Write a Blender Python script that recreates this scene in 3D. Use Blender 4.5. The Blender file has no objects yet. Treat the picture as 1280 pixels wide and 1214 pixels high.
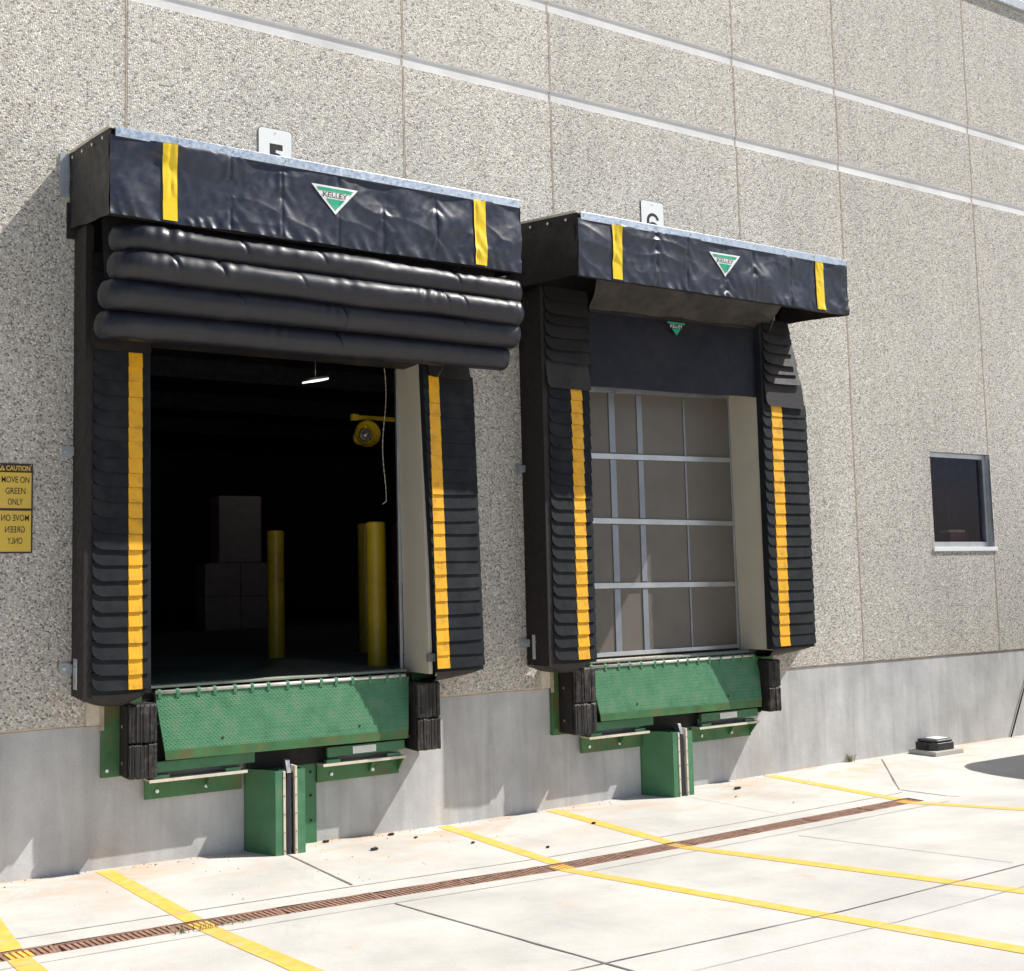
import bpy, bmesh, math, random
from mathutils import Vector, Matrix, noise
random.seed(7)
R = math.radians
scene = bpy.context.scene
col = scene.collection

# ------------------------------------------------------------------ camera
YAW, PIT, ROL, CH, CD = .5615, .0864, -.0253, 1.8236, 8.175
F = Vector((math.sin(YAW)*math.cos(PIT), math.cos(YAW)*math.cos(PIT), math.sin(PIT)))
R0 = Vector((math.cos(YAW), -math.sin(YAW), 0)); U0 = R0.cross(F)
R2 = R0*math.cos(ROL)+U0*math.sin(ROL); U2 = -R0*math.sin(ROL)+U0*math.cos(ROL)
cam = bpy.data.cameras.new('camera'); camo = bpy.data.objects.new('camera', cam); col.objects.link(camo)
camo.matrix_world = Matrix(((R2.x, U2.x, -F.x, 0), (R2.y, U2.y, -F.y, -CD), (R2.z, U2.z, -F.z, CH), (0, 0, 0, 1)))
cam.sensor_width = 36; cam.sensor_fit = 'HORIZONTAL'; cam.lens = 1450/1280*36
cam.clip_start = .05; cam.clip_end = 3000
scene.camera = camo

# ------------------------------------------------------------------ light
SUN = Vector((2.09, -1.0, 2.88)).normalized()
el = math.asin(SUN.z); az = math.atan2(SUN.x, SUN.y)
w = bpy.data.worlds.new('World'); scene.world = w; w.use_nodes = True
wn = w.node_tree; bg = wn.nodes['Background']
sky = wn.nodes.new('ShaderNodeTexSky'); sky.sky_type = 'NISHITA'; sky.sun_disc = False
sky.sun_elevation = el; sky.sun_rotation = az; sky.air_density = 1.0; sky.dust_density = 1.5
wn.links.new(sky.outputs[0], bg.inputs[0]); bg.inputs[1].default_value = .08
sl = bpy.data.lights.new('sun', 'SUN'); sl.energy = 5.0; sl.angle = R(.5); sl.color = (1, .965, .91)
so = bpy.data.objects.new('sun', sl); col.objects.link(so)
so.rotation_euler = (-SUN).to_track_quat('-Z', 'Y').to_euler()
scene.view_settings.view_transform = 'Standard'; scene.view_settings.look = 'None'
scene.view_settings.exposure = .30; scene.view_settings.gamma = 1

# ------------------------------------------------------------------ materials
def new(name):
    m = bpy.data.materials.new(name); m.use_nodes = True
    nt = m.node_tree; b = nt.nodes['Principled BSDF']
    return m, nt, b
def nd(nt, t, **k):
    n = nt.nodes.new(t)
    for a, v in k.items(): setattr(n, a, v)
    return n
def coord(nt, scale=(1, 1, 1), rot=(0, 0, 0)):
    tc = nd(nt, 'ShaderNodeTexCoord'); mp = nd(nt, 'ShaderNodeMapping')
    mp.inputs['Scale'].default_value = scale; mp.inputs['Rotation'].default_value = rot
    nt.links.new(tc.outputs['Object'], mp.inputs[0]); return mp.outputs[0]
def ramp(nt, fac, stops, interp='LINEAR'):
    r = nd(nt, 'ShaderNodeValToRGB'); cr = r.color_ramp; cr.interpolation = interp
    while len(cr.elements) < len(stops): cr.elements.new(.5)
    for e, (p, c) in zip(cr.elements, stops):
        e.position = p; e.color = (c if len(c) == 4 else (*c, 1)) if hasattr(c, '__len__') else (c, c, c, 1)
    nt.links.new(fac, r.inputs[0]); return r.outputs[0]
def noisef(nt, vec, scale, detail=4, rough=.55, dist=0):
    n = nd(nt, 'ShaderNodeTexNoise'); n.inputs['Scale'].default_value = scale; n.inputs['Detail'].default_value = detail
    n.inputs['Roughness'].default_value = rough; n.inputs['Distortion'].default_value = dist
    nt.links.new(vec, n.inputs['Vector']); return n.outputs['Fac']
def mixc(nt, fac, a, b, mode='MIX'):
    m = nd(nt, 'ShaderNodeMix', data_type='RGBA', blend_type=mode)
    for i, v in ((0, fac), (6, a), (7, b)):
        if isinstance(v, (int, float)): m.inputs[i].default_value = v
        elif isinstance(v, tuple): m.inputs[i].default_value = (*v, 1)
        else: nt.links.new(v, m.inputs[i])
    return m.outputs[2]
def bump(nt, b, h, strength, dist, prev=None):
    n = nd(nt, 'ShaderNodeBump'); n.inputs['Strength'].default_value = strength; n.inputs['Distance'].default_value = dist
    nt.links.new(h, n.inputs['Height'])
    if prev: nt.links.new(prev, n.inputs['Normal'])
    nt.links.new(n.outputs[0], b.inputs['Normal']); return n.outputs[0]
def simple(name, c, rough=.5, metal=0, var=.25, scale=6, bmp=0, bscale=60, dirt=None, dirtamt=.5, spec=None, dirtscale=3):
    m, nt, b = new(name); v = coord(nt)
    f = noisef(nt, v, scale, 6, .6)
    lo = tuple(x*(1-var) for x in c); hi = tuple(min(1, x*(1+var)) for x in c)
    o = ramp(nt, f, [(.3, lo), (.7, hi)])
    if dirt:
        d = ramp(nt, noisef(nt, v, dirtscale, 8, .68), [(.5, 0.), (.5+.25/max(dirtamt, .01)*.5, 1.)])
        o = mixc(nt, d, o, dirt)
    nt.links.new(o, b.inputs['Base Color']); b.inputs['Roughness'].default_value = rough; b.inputs['Metallic'].default_value = metal
    if spec is not None: b.inputs['Specular IOR Level'].default_value = spec
    rr = ramp(nt, noisef(nt, v, scale*3, 4), [(.3, max(0, rough-.08)), (.7, min(1, rough+.1))]); nt.links.new(rr, b.inputs['Roughness'])
    if bmp: bump(nt, b, noisef(nt, v, bscale, 4), bmp, .004)
    return m

def nd_map(nt, v, a, b_):
    m = nd(nt, 'ShaderNodeMapRange'); m.inputs[1].default_value = a; m.inputs[2].default_value = b_; nt.links.new(v, m.inputs[0]); return m.outputs[0]
def mat_aggregate():
    m, nt, b = new('exposed_aggregate'); v = coord(nt)
    nz = nd(nt, 'ShaderNodeTexNoise'); nz.inputs['Scale'].default_value = 30; nt.links.new(v, nz.inputs['Vector'])
    vv = nd(nt, 'ShaderNodeVectorMath', operation='MULTIPLY_ADD'); vv.inputs[1].default_value = (.012,)*3
    nt.links.new(nz.outputs['Color'], vv.inputs[0]); nt.links.new(v, vv.inputs[2])
    vo = nd(nt, 'ShaderNodeTexVoronoi'); vo.inputs['Scale'].default_value = 84; nt.links.new(vv.outputs[0], vo.inputs['Vector'])
    sep = nd(nt, 'ShaderNodeSeparateColor'); nt.links.new(vo.outputs['Color'], sep.inputs[0])
    stone = ramp(nt, sep.outputs[0], [(0, (.16, .155, .16)), (.05, (.25, .23, .22)), (.13, (.40, .345, .285)), (.26, (.51, .485, .44)),
        (.42, (.61, .58, .51)), (.6, (.53, .495, .465)), (.72, (.70, .665, .59)), (.88, (.84, .82, .77)), (.96, (.44, .44, .45))], 'CONSTANT')
    ve = nd(nt, 'ShaderNodeTexVoronoi', feature='DISTANCE_TO_EDGE'); ve.inputs['Scale'].default_value = 84; nt.links.new(vv.outputs[0], ve.inputs['Vector'])
    edge = ramp(nt, ve.outputs['Distance'], [(0, 0.), (.10, 1.)])
    c = mixc(nt, edge, (.52, .485, .42), stone)
    # sparse larger dark stones
    v2 = nd(nt, 'ShaderNodeTexVoronoi'); v2.inputs['Scale'].default_value = 17; nt.links.new(vv.outputs[0], v2.inputs['Vector'])
    s2 = nd(nt, 'ShaderNodeSeparateColor'); nt.links.new(v2.outputs['Color'], s2.inputs[0])
    pick = ramp(nt, s2.outputs[1], [(0, 1.), (.5, 0.)], 'CONSTANT')
    near = ramp(nt, v2.outputs['Distance'], [(.10, 1.), (.15, 0.)])
    mm = nd(nt, 'ShaderNodeMath', operation='MULTIPLY'); nt.links.new(pick, mm.inputs[0]); nt.links.new(near, mm.inputs[1])
    m2 = nd(nt, 'ShaderNodeMath', operation='MULTIPLY'); nt.links.new(mm.outputs[0], m2.inputs[0]); m2.inputs[1].default_value = .85
    c = mixc(nt, m2.outputs[0], c, (.11, .1, .12))
    big = ramp(nt, noisef(nt, coord(nt, (1, 1, .45)), .9, 5, .6), [(.25, .88), (.75, 1.08)])
    c = mixc(nt, 1.0, c, big, 'MULTIPLY')
    # one flat tone per precast panel, darker towards the right
    tc = nd(nt, 'ShaderNodeTexCoord'); sx = nd(nt, 'ShaderNodeSeparateXYZ'); nt.links.new(tc.outputs['Object'], sx.inputs[0])
    pm = nd(nt, 'ShaderNodeMath', operation='MULTIPLY_ADD'); pm.inputs[1].default_value = 1/3.66; pm.inputs[2].default_value = 20-1.985/3.66; nt.links.new(sx.outputs[0], pm.inputs[0])
    pf = nd(nt, 'ShaderNodeMath', operation='FLOOR'); nt.links.new(pm.outputs[0], pf.inputs[0])
    pt = ramp(nt, nd_map(nt, pf.outputs[0], 17, 24), [(0, 1.0), (.42, 1.02), (.57, .97), (.71, .91), (.86, .87), (1, .89)])
    c = mixc(nt, 1.0, c, pt, 'MULTIPLY')
    # faint grey run-down streaks
    st = ramp(nt, noisef(nt, coord(nt, (7, 7, .22)), 1.0, 6, .6, .3), [(.5, 1.), (.72, .90)]); c = mixc(nt, 1.0, c, st, 'MULTIPLY')
    nt.links.new(c, b.inputs['Base Color']); b.inputs['Roughness'].default_value = .75
    h = ramp(nt, vo.outputs['Distance'], [(0, 1.), (.75, 0.)])
    bump(nt, b, h, .65, .006)
    return m
def mat_concrete(name, c, streak=False, stain=None, patch=None):
    m, nt, b = new(name); v = coord(nt)
    f = noisef(nt, v, 1.3, 8, .62); o = ramp(nt, f, [(.28, tuple(x*.8 for x in c)), (.72, tuple(min(1, x*1.12) for x in c))])
    if streak:
        s = noisef(nt, coord(nt, (5, 5, .5)), 1.2, 7, .6, .6); o = mixc(nt, .75, o, ramp(nt, s, [(.3, .76), (.62, 1.08)]), 'MULTIPLY')
        s = noisef(nt, coord(nt, (1, 1, .6)), 2.7, 3, .5, .3); o = mixc(nt, .7, o, ramp(nt, s, [(.35, .86), (.6, 1.05)]), 'MULTIPLY')
    if stain:
        s = ramp(nt, noisef(nt, coord(nt, (1, 1.5, 1)), .85, 7, .6, .4), [(.55, 0.), (.75, .75)]); o = mixc(nt, s, o, stain)
    if patch:   # rust coloured stains in a band along the wall foot
        tc = nd(nt, 'ShaderNodeTexCoord'); sp = nd(nt, 'ShaderNodeSeparateXYZ'); nt.links.new(tc.outputs['Object'], sp.inputs[0])
        band = ramp(nt, sp.outputs[1], [(-0, 1.), (1, 1.)])
        mr = nd(nt, 'ShaderNodeMapRange'); mr.inputs[1].default_value = -1.4; mr.inputs[2].default_value = -.05
        nt.links.new(sp.outputs[1], mr.inputs[0])
        s = ramp(nt, noisef(nt, coord(nt, (.9, 1.6, 1)), 1.6, 8, .62, .8), [(.48, 0.), (.68, .8)])
        k = nd(nt, 'ShaderNodeMath', operation='MULTIPLY'); nt.links.new(s, k.inputs[0]); nt.links.new(mr.outputs[0], k.inputs[1]); o = mixc(nt, k.outputs[0], o, patch)
        s = ramp(nt, noisef(nt, coord(nt, (1, .6, 1)), 2.3, 6, .55), [(.66, 0.), (.74, .4)]); o = mixc(nt, s, o, patch)
        s = ramp(nt, noisef(nt, coord(nt, (2.5, .8, 1)), .9, 9, .75, 1.2), [(.57, 0.), (.75, .5)]); o = mixc(nt, s, o, (.36, .36, .365))
    sp_ = ramp(nt, noisef(nt, v, 140, 2, .5), [(.3, .88), (.7, 1.08)]); o = mixc(nt, .7, o, sp_, 'MULTIPLY')
    nt.links.new(o, b.inputs['Base Color']); b.inputs['Roughness'].default_value = .85
    n1 = bump(nt, b, noisef(nt, v, 90, 5, .6), .25, .004); bump(nt, b, noisef(nt, v, 5, 3), .25, .02, n1)
    return m
M = {}
M['agg'] = mat_aggregate()
M['found'] = mat_concrete('cast_concrete', (.525, .525, .52), streak=True)
M['ground'] = mat_concrete('slab_concrete', (.575, .555, .515), patch=(.56, .36, .21))
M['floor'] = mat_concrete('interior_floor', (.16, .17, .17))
M['paver'] = mat_concrete('paver_concrete', (.45, .43, .39))
M['groove'] = mat_concrete('smooth_band', (.72, .71, .70))
M['seal'] = simple('tan_sealant', (.47, .39, .30), .7, var=.3, scale=12, bmp=.3)
M['joint'] = simple('dark_joint', (.19, .175, .16), .9, var=.5, scale=9)
M['jointl'] = simple('faint_joint', (.44, .415, .40), .9, var=.3, scale=4)
M['shadegap'] = simple('panel_gap', (.25, .17, .12), .9)
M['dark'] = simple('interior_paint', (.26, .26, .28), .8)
M['slot'] = simple('drain_slot', (.07, .045, .035), .9)
M['pit'] = simple('pit_black', (.02, .018, .016), .8)
M['vinyl'] = simple('black_vinyl', (.005, .009, .026), .38, var=.3, bmp=.04, bscale=45, dirt=(.014, .016, .022), dirtamt=.4, spec=.75)
M['sheet'] = simple('curtain_vinyl', (.008, .009, .018), .5, var=.3, bmp=.1, bscale=30, dirt=(.022, .018, .016), dirtamt=.4, spec=.3)
M['vinylm'] = simple('matte_vinyl', (.011, .009, .009), .58, var=.4, bmp=.2, bscale=25, dirt=(.040, .031, .024), dirtamt=.55, dirtscale=2)
M['tube'] = simple('tube_vinyl', (.008, .009, .016), .41, var=.25, bmp=.05, bscale=18, dirt=(.020, .018, .019), dirtamt=.35, spec=.5)
M['pad'] = simple('pad_fabric', (.009, .012, .016), .78, var=.25, bmp=.2, bscale=120, dirt=(.026, .027, .027), dirtamt=.45, spec=.3)
M['frame'] = simple('wood_frame_black', (.011, .007, .007), .7, bmp=.3)
M['yel'] = simple('yellow_vinyl', (.80, .41, .012), .5, var=.1, dirt=(.36, .19, .03), dirtamt=.4, dirtscale=14)
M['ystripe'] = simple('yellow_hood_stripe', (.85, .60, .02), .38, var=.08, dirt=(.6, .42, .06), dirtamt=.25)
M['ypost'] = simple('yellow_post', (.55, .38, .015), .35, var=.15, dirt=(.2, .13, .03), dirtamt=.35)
M['galv'] = simple('galvanised', (.72, .76, .80), .33, 1.0, var=.1, scale=14)
M['galvd'] = simple('galvanised_dull', (.45, .48, .50), .5, .7, var=.15, scale=14, bmp=.1)
M['alu'] = simple('aluminium', (.52, .54, .57), .36, .85, var=.1)
M['alus'] = simple('aluminium_stile', (.27, .29, .33), .45, .6, var=.1)
M['steel'] = simple('bare_steel', (.6, .58, .55), .3, 1.0, dirt=(.2, .11, .06), dirtamt=.3)
M['green'] = simple('green_paint', (.044, .175, .075), .45, var=.18, bmp=.08, dirt=(.10, .085, .05), dirtamt=.30, scale=5)
M['greenl'] = simple('green_paint_worn', (.062, .205, .100), .45, var=.22, bmp=.08, dirt=(.17, .15, .12), dirtamt=.32, scale=9, dirtscale=9)
M['greend'] = simple('green_paint_stained', (.045, .15, .05), .5, var=.3, bmp=.1, dirt=(.16, .08, .02), dirtamt=.5, dirtscale=5)
M['deck'] = simple('deck_steel', (.05, .09, .075), .45, var=.3, dirt=(.1, .11, .1), dirtamt=.5, scale=9)
M['cream'] = simple('cream_strip', (.68, .62, .5), .5, dirt=(.3, .22, .15), dirtamt=.4, dirtscale=12)
M['rubber'] = simple('bumper_rubber', (.016, .014, .014), .55, var=.5, bmp=.6, bscale=45, dirt=(.13, .105, .09), dirtamt=.5, dirtscale=14)
M['tan'] = simple('tan_metal', (.57, .525, .43), .5, var=.05, dirt=(.5, .43, .31), dirtamt=.3)
M['doorp'] = simple('door_panel', (.135, .120, .104), .4, var=.06, scale=2, dirt=(.115, .095, .07), dirtamt=.35)
M['roomw'] = simple('room_paint', (.62, .60, .66), .8)
M['liner'] = simple('bounce_lit_liner', (.026, .021, .017), .6, var=.4, dirt=(.06, .05, .038), dirtamt=.5, dirtscale=3)  # ground bounce on the sagging fabric is painted in as brown
M['rod'] = simple('white_rod', (.70, .68, .63), .45, dirt=(.25, .18, .12), dirtamt=.3, dirtscale=20)
M['sunlit'] = simple('sunlit_deck', (.36, .38, .31), .6, dirt=(.12, .15, .1), dirtamt=.4)  # sunlight on the deck's front edge, painted in as lighter steel
M['clip'] = simple('grey_clip', (.12, .12, .12), .6)
M['white'] = simple('white_sheet', (.8, .81, .8), .4, var=.03)
M['black'] = simple('black_ink', (.012, .012, .014), .45)
M['lgreen'] = simple('logo_green', (.015, .36, .20), .45, var=.05)
M['signy'] = simple('sign_yellow', (.72, .50, .06), .45, var=.08, dirt=(.55, .38, .1), dirtamt=.3)
M['signb'] = simple('sign_black', (.045, .02, .02), .5)
M['rust'] = simple('rusty_iron', (.30, .175, .125), .85, var=.35, scale=18, bmp=.5, bscale=90)
M['plastic'] = simple('black_plastic', (.02, .021, .024), .35, bmp=.1)
M['brown'] = simple('brown_drum', (.10, .035, .03), .5)
M['box'] = simple('carton', (.75, .66, .70), .85, var=.1)
M['lens'] = simple('lamp_lens', (.35, .36, .36), .25, .6)
M['line'] = simple('yellow_road_paint', (.80, .48, .085), .7, var=.12, scale=14, dirt=(.60, .50, .33), dirtamt=.55, dirtscale=11)
M['leaf'] = simple('weed_leaf', (.26, .26, .13), .8, var=.3)
M['vanp'] = simple('van_paint', (.6, .6, .6), .3)
M['tyre'] = simple('tyre', (.02, .02, .02), .8)
M['debris'] = simple('rubber_scrap', (.03, .02, .018), .9, bmp=.4)
def mat_glass():
    m, nt, b = new('window_glass'); nt.nodes.remove(b)
    t = nd(nt, 'ShaderNodeBsdfTransparent'); t.inputs[0].default_value = (.75, .72, .78, 1)
    g = nd(nt, 'ShaderNodeBsdfGlossy'); g.inputs['Roughness'].default_value = .02; g.inputs[0].default_value = (.42, .42, .60, 1)
    mx = nd(nt, 'ShaderNodeMixShader'); mx.inputs[0].default_value = .09; nt.links.new(t.outputs[0], mx.inputs[1]); nt.links.new(g.outputs[0], mx.inputs[2])
    nt.links.new(mx.outputs[0], nt.nodes['Material Output'].inputs[0]); return m
M['glass'] = mat_glass()
m, nt, b = new('lit_tube'); b.inputs['Emission Color'].default_value = (1, .97, .85, 1); b.inputs['Emission Strength'].default_value = 1.1; M['lit'] = m

# ------------------------------------------------------------------ builder
class MB:
    def __init__(s): s.bm = bmesh.new(); s.mats = []
    def mi(s, m):
        if m not in s.mats: s.mats.append(m)
        return s.mats.index(m)
    def face(s, pts, m):
        f = s.bm.faces.new([s.bm.verts.new(p) for p in pts]); f.material_index = s.mi(m); return f
    def box(s, x0, x1, y0, y1, z0, z1, m, bev=0):
        if x0 > x1: x0, x1 = x1, x0
        if y0 > y1: y0, y1 = y1, y0
        if z0 > z1: z0, z1 = z1, z0
        v = [s.bm.verts.new(p) for p in ((x0,y0,z0),(x1,y0,z0),(x1,y1,z0),(x0,y1,z0),(x0,y0,z1),(x1,y0,z1),(x1,y1,z1),(x0,y1,z1))]
        fs = [s.bm.faces.new([v[i] for i in q]) for q in ((3,2,1,0),(4,5,6,7),(0,1,5,4),(1,2,6,5),(2,3,7,6),(3,0,4,7))]
        k = s.mi(m)
        for f in fs: f.material_index = k
        if bev:
            ed = {e for f in fs for e in f.edges}
            r = bmesh.ops.bevel(s.bm, geom=list(ed), offset=bev, segments=2, affect='EDGES', profile=.6)
            for f in r['faces']: f.material_index = k
        return v
    def prism(s, poly, d, m, bev=0):
        """poly: planar 3D points, extruded by vector d"""
        d = Vector(d); a = [s.bm.verts.new(p) for p in poly]; b = [s.bm.verts.new(Vector(p)+d) for p in poly]
        k = s.mi(m); n = len(poly); fs = [s.bm.faces.new(a[::-1]), s.bm.faces.new(b)]
        for i in range(n): fs.append(s.bm.faces.new([a[i], a[(i+1) % n], b[(i+1) % n], b[i]]))
        for f in fs: f.material_index = k
        if bev:
            ed = {e for f in fs for e in f.edges}
            r = bmesh.ops.bevel(s.bm, geom=list(ed), offset=bev, segments=1, affect='EDGES')
            for f in r['faces']: f.material_index = k
    def cyl(s, p, q, r, m, n=16, r2=None, cap=True):
        p = Vector(p); q = Vector(q); ax = (q-p).normalized(); t = ax.orthogonal().normalized(); u = ax.cross(t)
        r2 = r if r2 is None else r2; k = s.mi(m)
        A = [s.bm.verts.new(p+(t*math.cos(a)+u*math.sin(a))*r) for a in [i*2*math.pi/n for i in range(n)]]
        B = [s.bm.verts.new(q+(t*math.cos(a)+u*math.sin(a))*r2) for a in [i*2*math.pi/n for i in range(n)]]
        for i in range(n):
            f = s.bm.faces.new([A[i], A[(i+1) % n], B[(i+1) % n], B[i]]); f.material_index = k; f.smooth = True
        if cap:
            for f in (s.bm.faces.new(A[::-1]), s.bm.faces.new(B)): f.material_index = k
    def grid(s, fn, nu, nv, m, smooth=True):
        k = s.mi(m); V = [[s.bm.verts.new(fn(i/nu, j/nv)) for j in range(nv+1)] for i in range(nu+1)]
        for i in range(nu):
            for j in range(nv):
                f = s.bm.faces.new([V[i][j], V[i+1][j], V[i+1][j+1], V[i][j+1]]); f.material_index = k; f.smooth = smooth
        return V
    def tube(s, pts, r, m, n=8):
        for a, b in zip(pts, pts[1:]): s.cyl(a, b, r, m, n)
    def text(s, body, cx, z, h, y, m, wscale=1.0, mirror=False, bold=.02, fn=None, width=None):
        cu = bpy.data.curves.new('t', 'FONT'); cu.body = body; cu.size = 1; cu.offset = bold; cu.resolution_u = 3
        ob = bpy.data.objects.new('t', cu); col.objects.link(ob); bpy.context.view_layer.update()
        me = bpy.data.meshes.new_from_object(ob.evaluated_get(bpy.context.evaluated_depsgraph_get()))
        bpy.data.objects.remove(ob)
        xs = [v.co.x for v in me.vertices]; ys = [v.co.y for v in me.vertices]
        sc = h/(max(ys)-min(ys)); mx = (max(xs)+min(xs))/2; my = min(ys)
        sx = sc*wscale if width is None else width/(max(xs)-min(xs))
        if mirror: sx = -sx
        k = s.mi(m); vs = []
        for v in me.vertices:
            x = cx+(v.co.x-mx)*sx; zz = z+(v.co.y-my)*sc
            vs.append(s.bm.verts.new((x, y if fn is None else fn(x, zz), zz)))
        for p in me.polygons:
            try: f = s.bm.faces.new([vs[i] for i in (p.vertices if not mirror else reversed(p.vertices))]); f.material_index = k
            except ValueError: pass
        bpy.data.meshes.remove(me)
    def build(s, name, parent=None, label=None, cat=None, group=None, kind=None, smooth=False, recalc=True):
        if recalc: bmesh.ops.recalc_face_normals(s.bm, faces=s.bm.faces)
        me = bpy.data.meshes.new(name); s.bm.to_mesh(me); s.bm.free()
        for m in s.mats: me.materials.append(m)
        if smooth:
            for p in me.polygons: p.use_smooth = True
        o = bpy.data.objects.new(name, me); col.objects.link(o)
        if parent:
            o.parent = parent; o.matrix_parent_inverse = Matrix.Translation(root_loc(parent)).inverted()
        return tag(o, label, cat, group, kind)
def root_loc(o):
    p = Vector((0, 0, 0))
    while o is not None and o.type == 'EMPTY': p += o.location; o = o.parent
    return p
def tag(o, label=None, cat=None, group=None, kind=None):
    for k, v in (('label', label), ('category', cat), ('group', group), ('kind', kind)):
        if v: o[k] = v
    return o
def thing(name, loc, label, cat, group=None):
    o = bpy.data.objects.new(name, None); col.objects.link(o); o.location = loc; o.empty_display_size = .2
    return tag(o, label, cat, group)
def lerp(a, b, t): return a+(b-a)*t
def nz(*p): return noise.noise(Vector(p))

# ------------------------------------------------------------------ ground
ZG = [(-50, .02), (0, .02), (1.2, .022), (1.7, .013), (2.5, .004), (4.5, -.034), (5.5, -.029), (7.5, -.013), (9, .003), (11.6, .01), (14, .01), (60, .01)]
def zg(x):
    for (a, p), (b, q) in zip(ZG, ZG[1:]):
        if x <= b: return lerp(p, q, (x-a)/(b-a))
    return ZG[-1][1]
DY0, DY1 = -1.575, -1.745      # drain slot
def gz(x, y):
    z = zg(x)
    if y < DY1: z += .09*min(DY1-y, 11)
    return z
DX0, DX1 = -1.2, 7.95
def xs_between(a, b, st=.5):
    n = max(1, int((b-a)/st)); return [a+(b-a)*i/n for i in range(n+1)]
g = MB()
XS = [-60, -30, -10, -4] + xs_between(-2, 14, .5) + [18, 30, 60]
def gstrip(XS, y0, y1):
    for a, b in zip(XS, XS[1:]): g.face([(a, y1, gz(a, y1)), (b, y1, gz(b, y1)), (b, y0, gz(b, y0)), (a, y0, gz(a, y0))], M['ground'])
gstrip(XS, .3, DY0)
gstrip([-60, -30, -10, -4]+[DX0], DY0, DY1); gstrip([DX1]+[x for x in XS if x > DX1], DY0, DY1)
for y0, y1 in ((DY1, -4), (-4, -8), (-8, DY1-11), (DY1-11, -80)): gstrip(XS, y0, y1)
g.face([(-60, .3, -.1), (60, .3, -.1), (60, 60, -.1), (-60, 60, -.1)], M['ground'])
bmesh.ops.remove_doubles(g.bm, verts=g.bm.verts, dist=.0005)
g.build('ground', kind='structure')

def strip(mb, pts, wdt, m, lift=.004, jit=0, step=.15, joff=None):
    """flat painted or sealed strip following the ground through pts"""
    P = []
    for (a, b) in zip(pts, pts[1:]):
        a = Vector(a); b = Vector(b); n = max(1, int((b-a).length/step))
        P += [a+(b-a)*i/n for i in range(n)]
    P.append(Vector(pts[-1])); L = []
    for i, p in enumerate(P):
        d = (P[min(i+1, len(P)-1)]-P[max(i-1, 0)]).normalized(); nrm = Vector((-d.y, d.x))
        j1 = 1+jit*nz(p.x*3, p.y*3, 1); j2 = 1+jit*nz(p.x*3, p.y*3, 9)
        a = p+nrm*wdt/2*j1; b = p-nrm*wdt/2*j2
        L.append(((a.x, a.y, gz(a.x, a.y)+lift), (b.x, b.y, gz(b.x, b.y)+lift)))
    for (a, b), (c, d) in zip(L, L[1:]): mb.face([a, b, d, c], m)
LP = [((1.03, 1.04), (1.05, 1.08)), ((1.85, 1.99), (2.00, 2.04)), ((4.42, 4.43), (4.38, 4.38)), ((5.43, 5.41), (5.40, 5.39)), ((7.89, 7.84), (7.82, 7.84))]
LX = [(l[0][1]+l[1][0])/2 for l in LP]
for (xa, xb), (xc, xd) in LP:
    q = MB(); strip(q, [(xa, -.02), (xb, DY0-.001)], .11, M['line'], .0022, jit=.07, step=.06)
    strip(q, [(xc, DY1-.001), (xd, -4), (xd+.03, -9)], .11, M['line'], .0022, jit=.07, step=.08)
    q.build('bay_line', kind='structure')
q = MB()
strip(q, [(-6, -1.34), (8.1, -1.40)], .012, M['jointl'], .003, jit=.6)
strip(q, [(-6, -1.93), (8.0, -1.95)], .010, M['jointl'], .003, jit=.6)
strip(q, [(3.03, -.04), (3.05, -1.34)], .016, M['joint'], .003, jit=.8, step=.06)
strip(q, [(3.04, -1.96), (3.02, -9)], .013, M['joint'], .003, jit=.8, step=.1)
strip(q, [(-3, -4.06), (9.5, -3.95)], .010, M['joint'], .0035, jit=.9, step=.08)
strip(q, [(1, -4.42), (5.6, -4.33)], .006, M['jointl'], .003, jit=.8)
strip(q, [(6.15, -2.1), (6.02, -3.9)], .008, M['jointl'], .003, jit=.8)
strip(q, [(6.62, -.05), (6.7, -1.36)], .006, M['jointl'], .003, jit=.8)
strip(q, [(9.35, -.12), (8.18, -1.30)], .012, M['joint'], .003, jit=1, step=.06)
strip(q, [(8.18, -1.31), (8.25, -1.86)], .016, M['joint'], .003, jit=.8, step=.06)
strip(q, [(11.62, -.02), (11.7, -3)], .012, M['joint'], .003, jit=.8)
q.build('expansion_joints', kind='structure')

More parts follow.
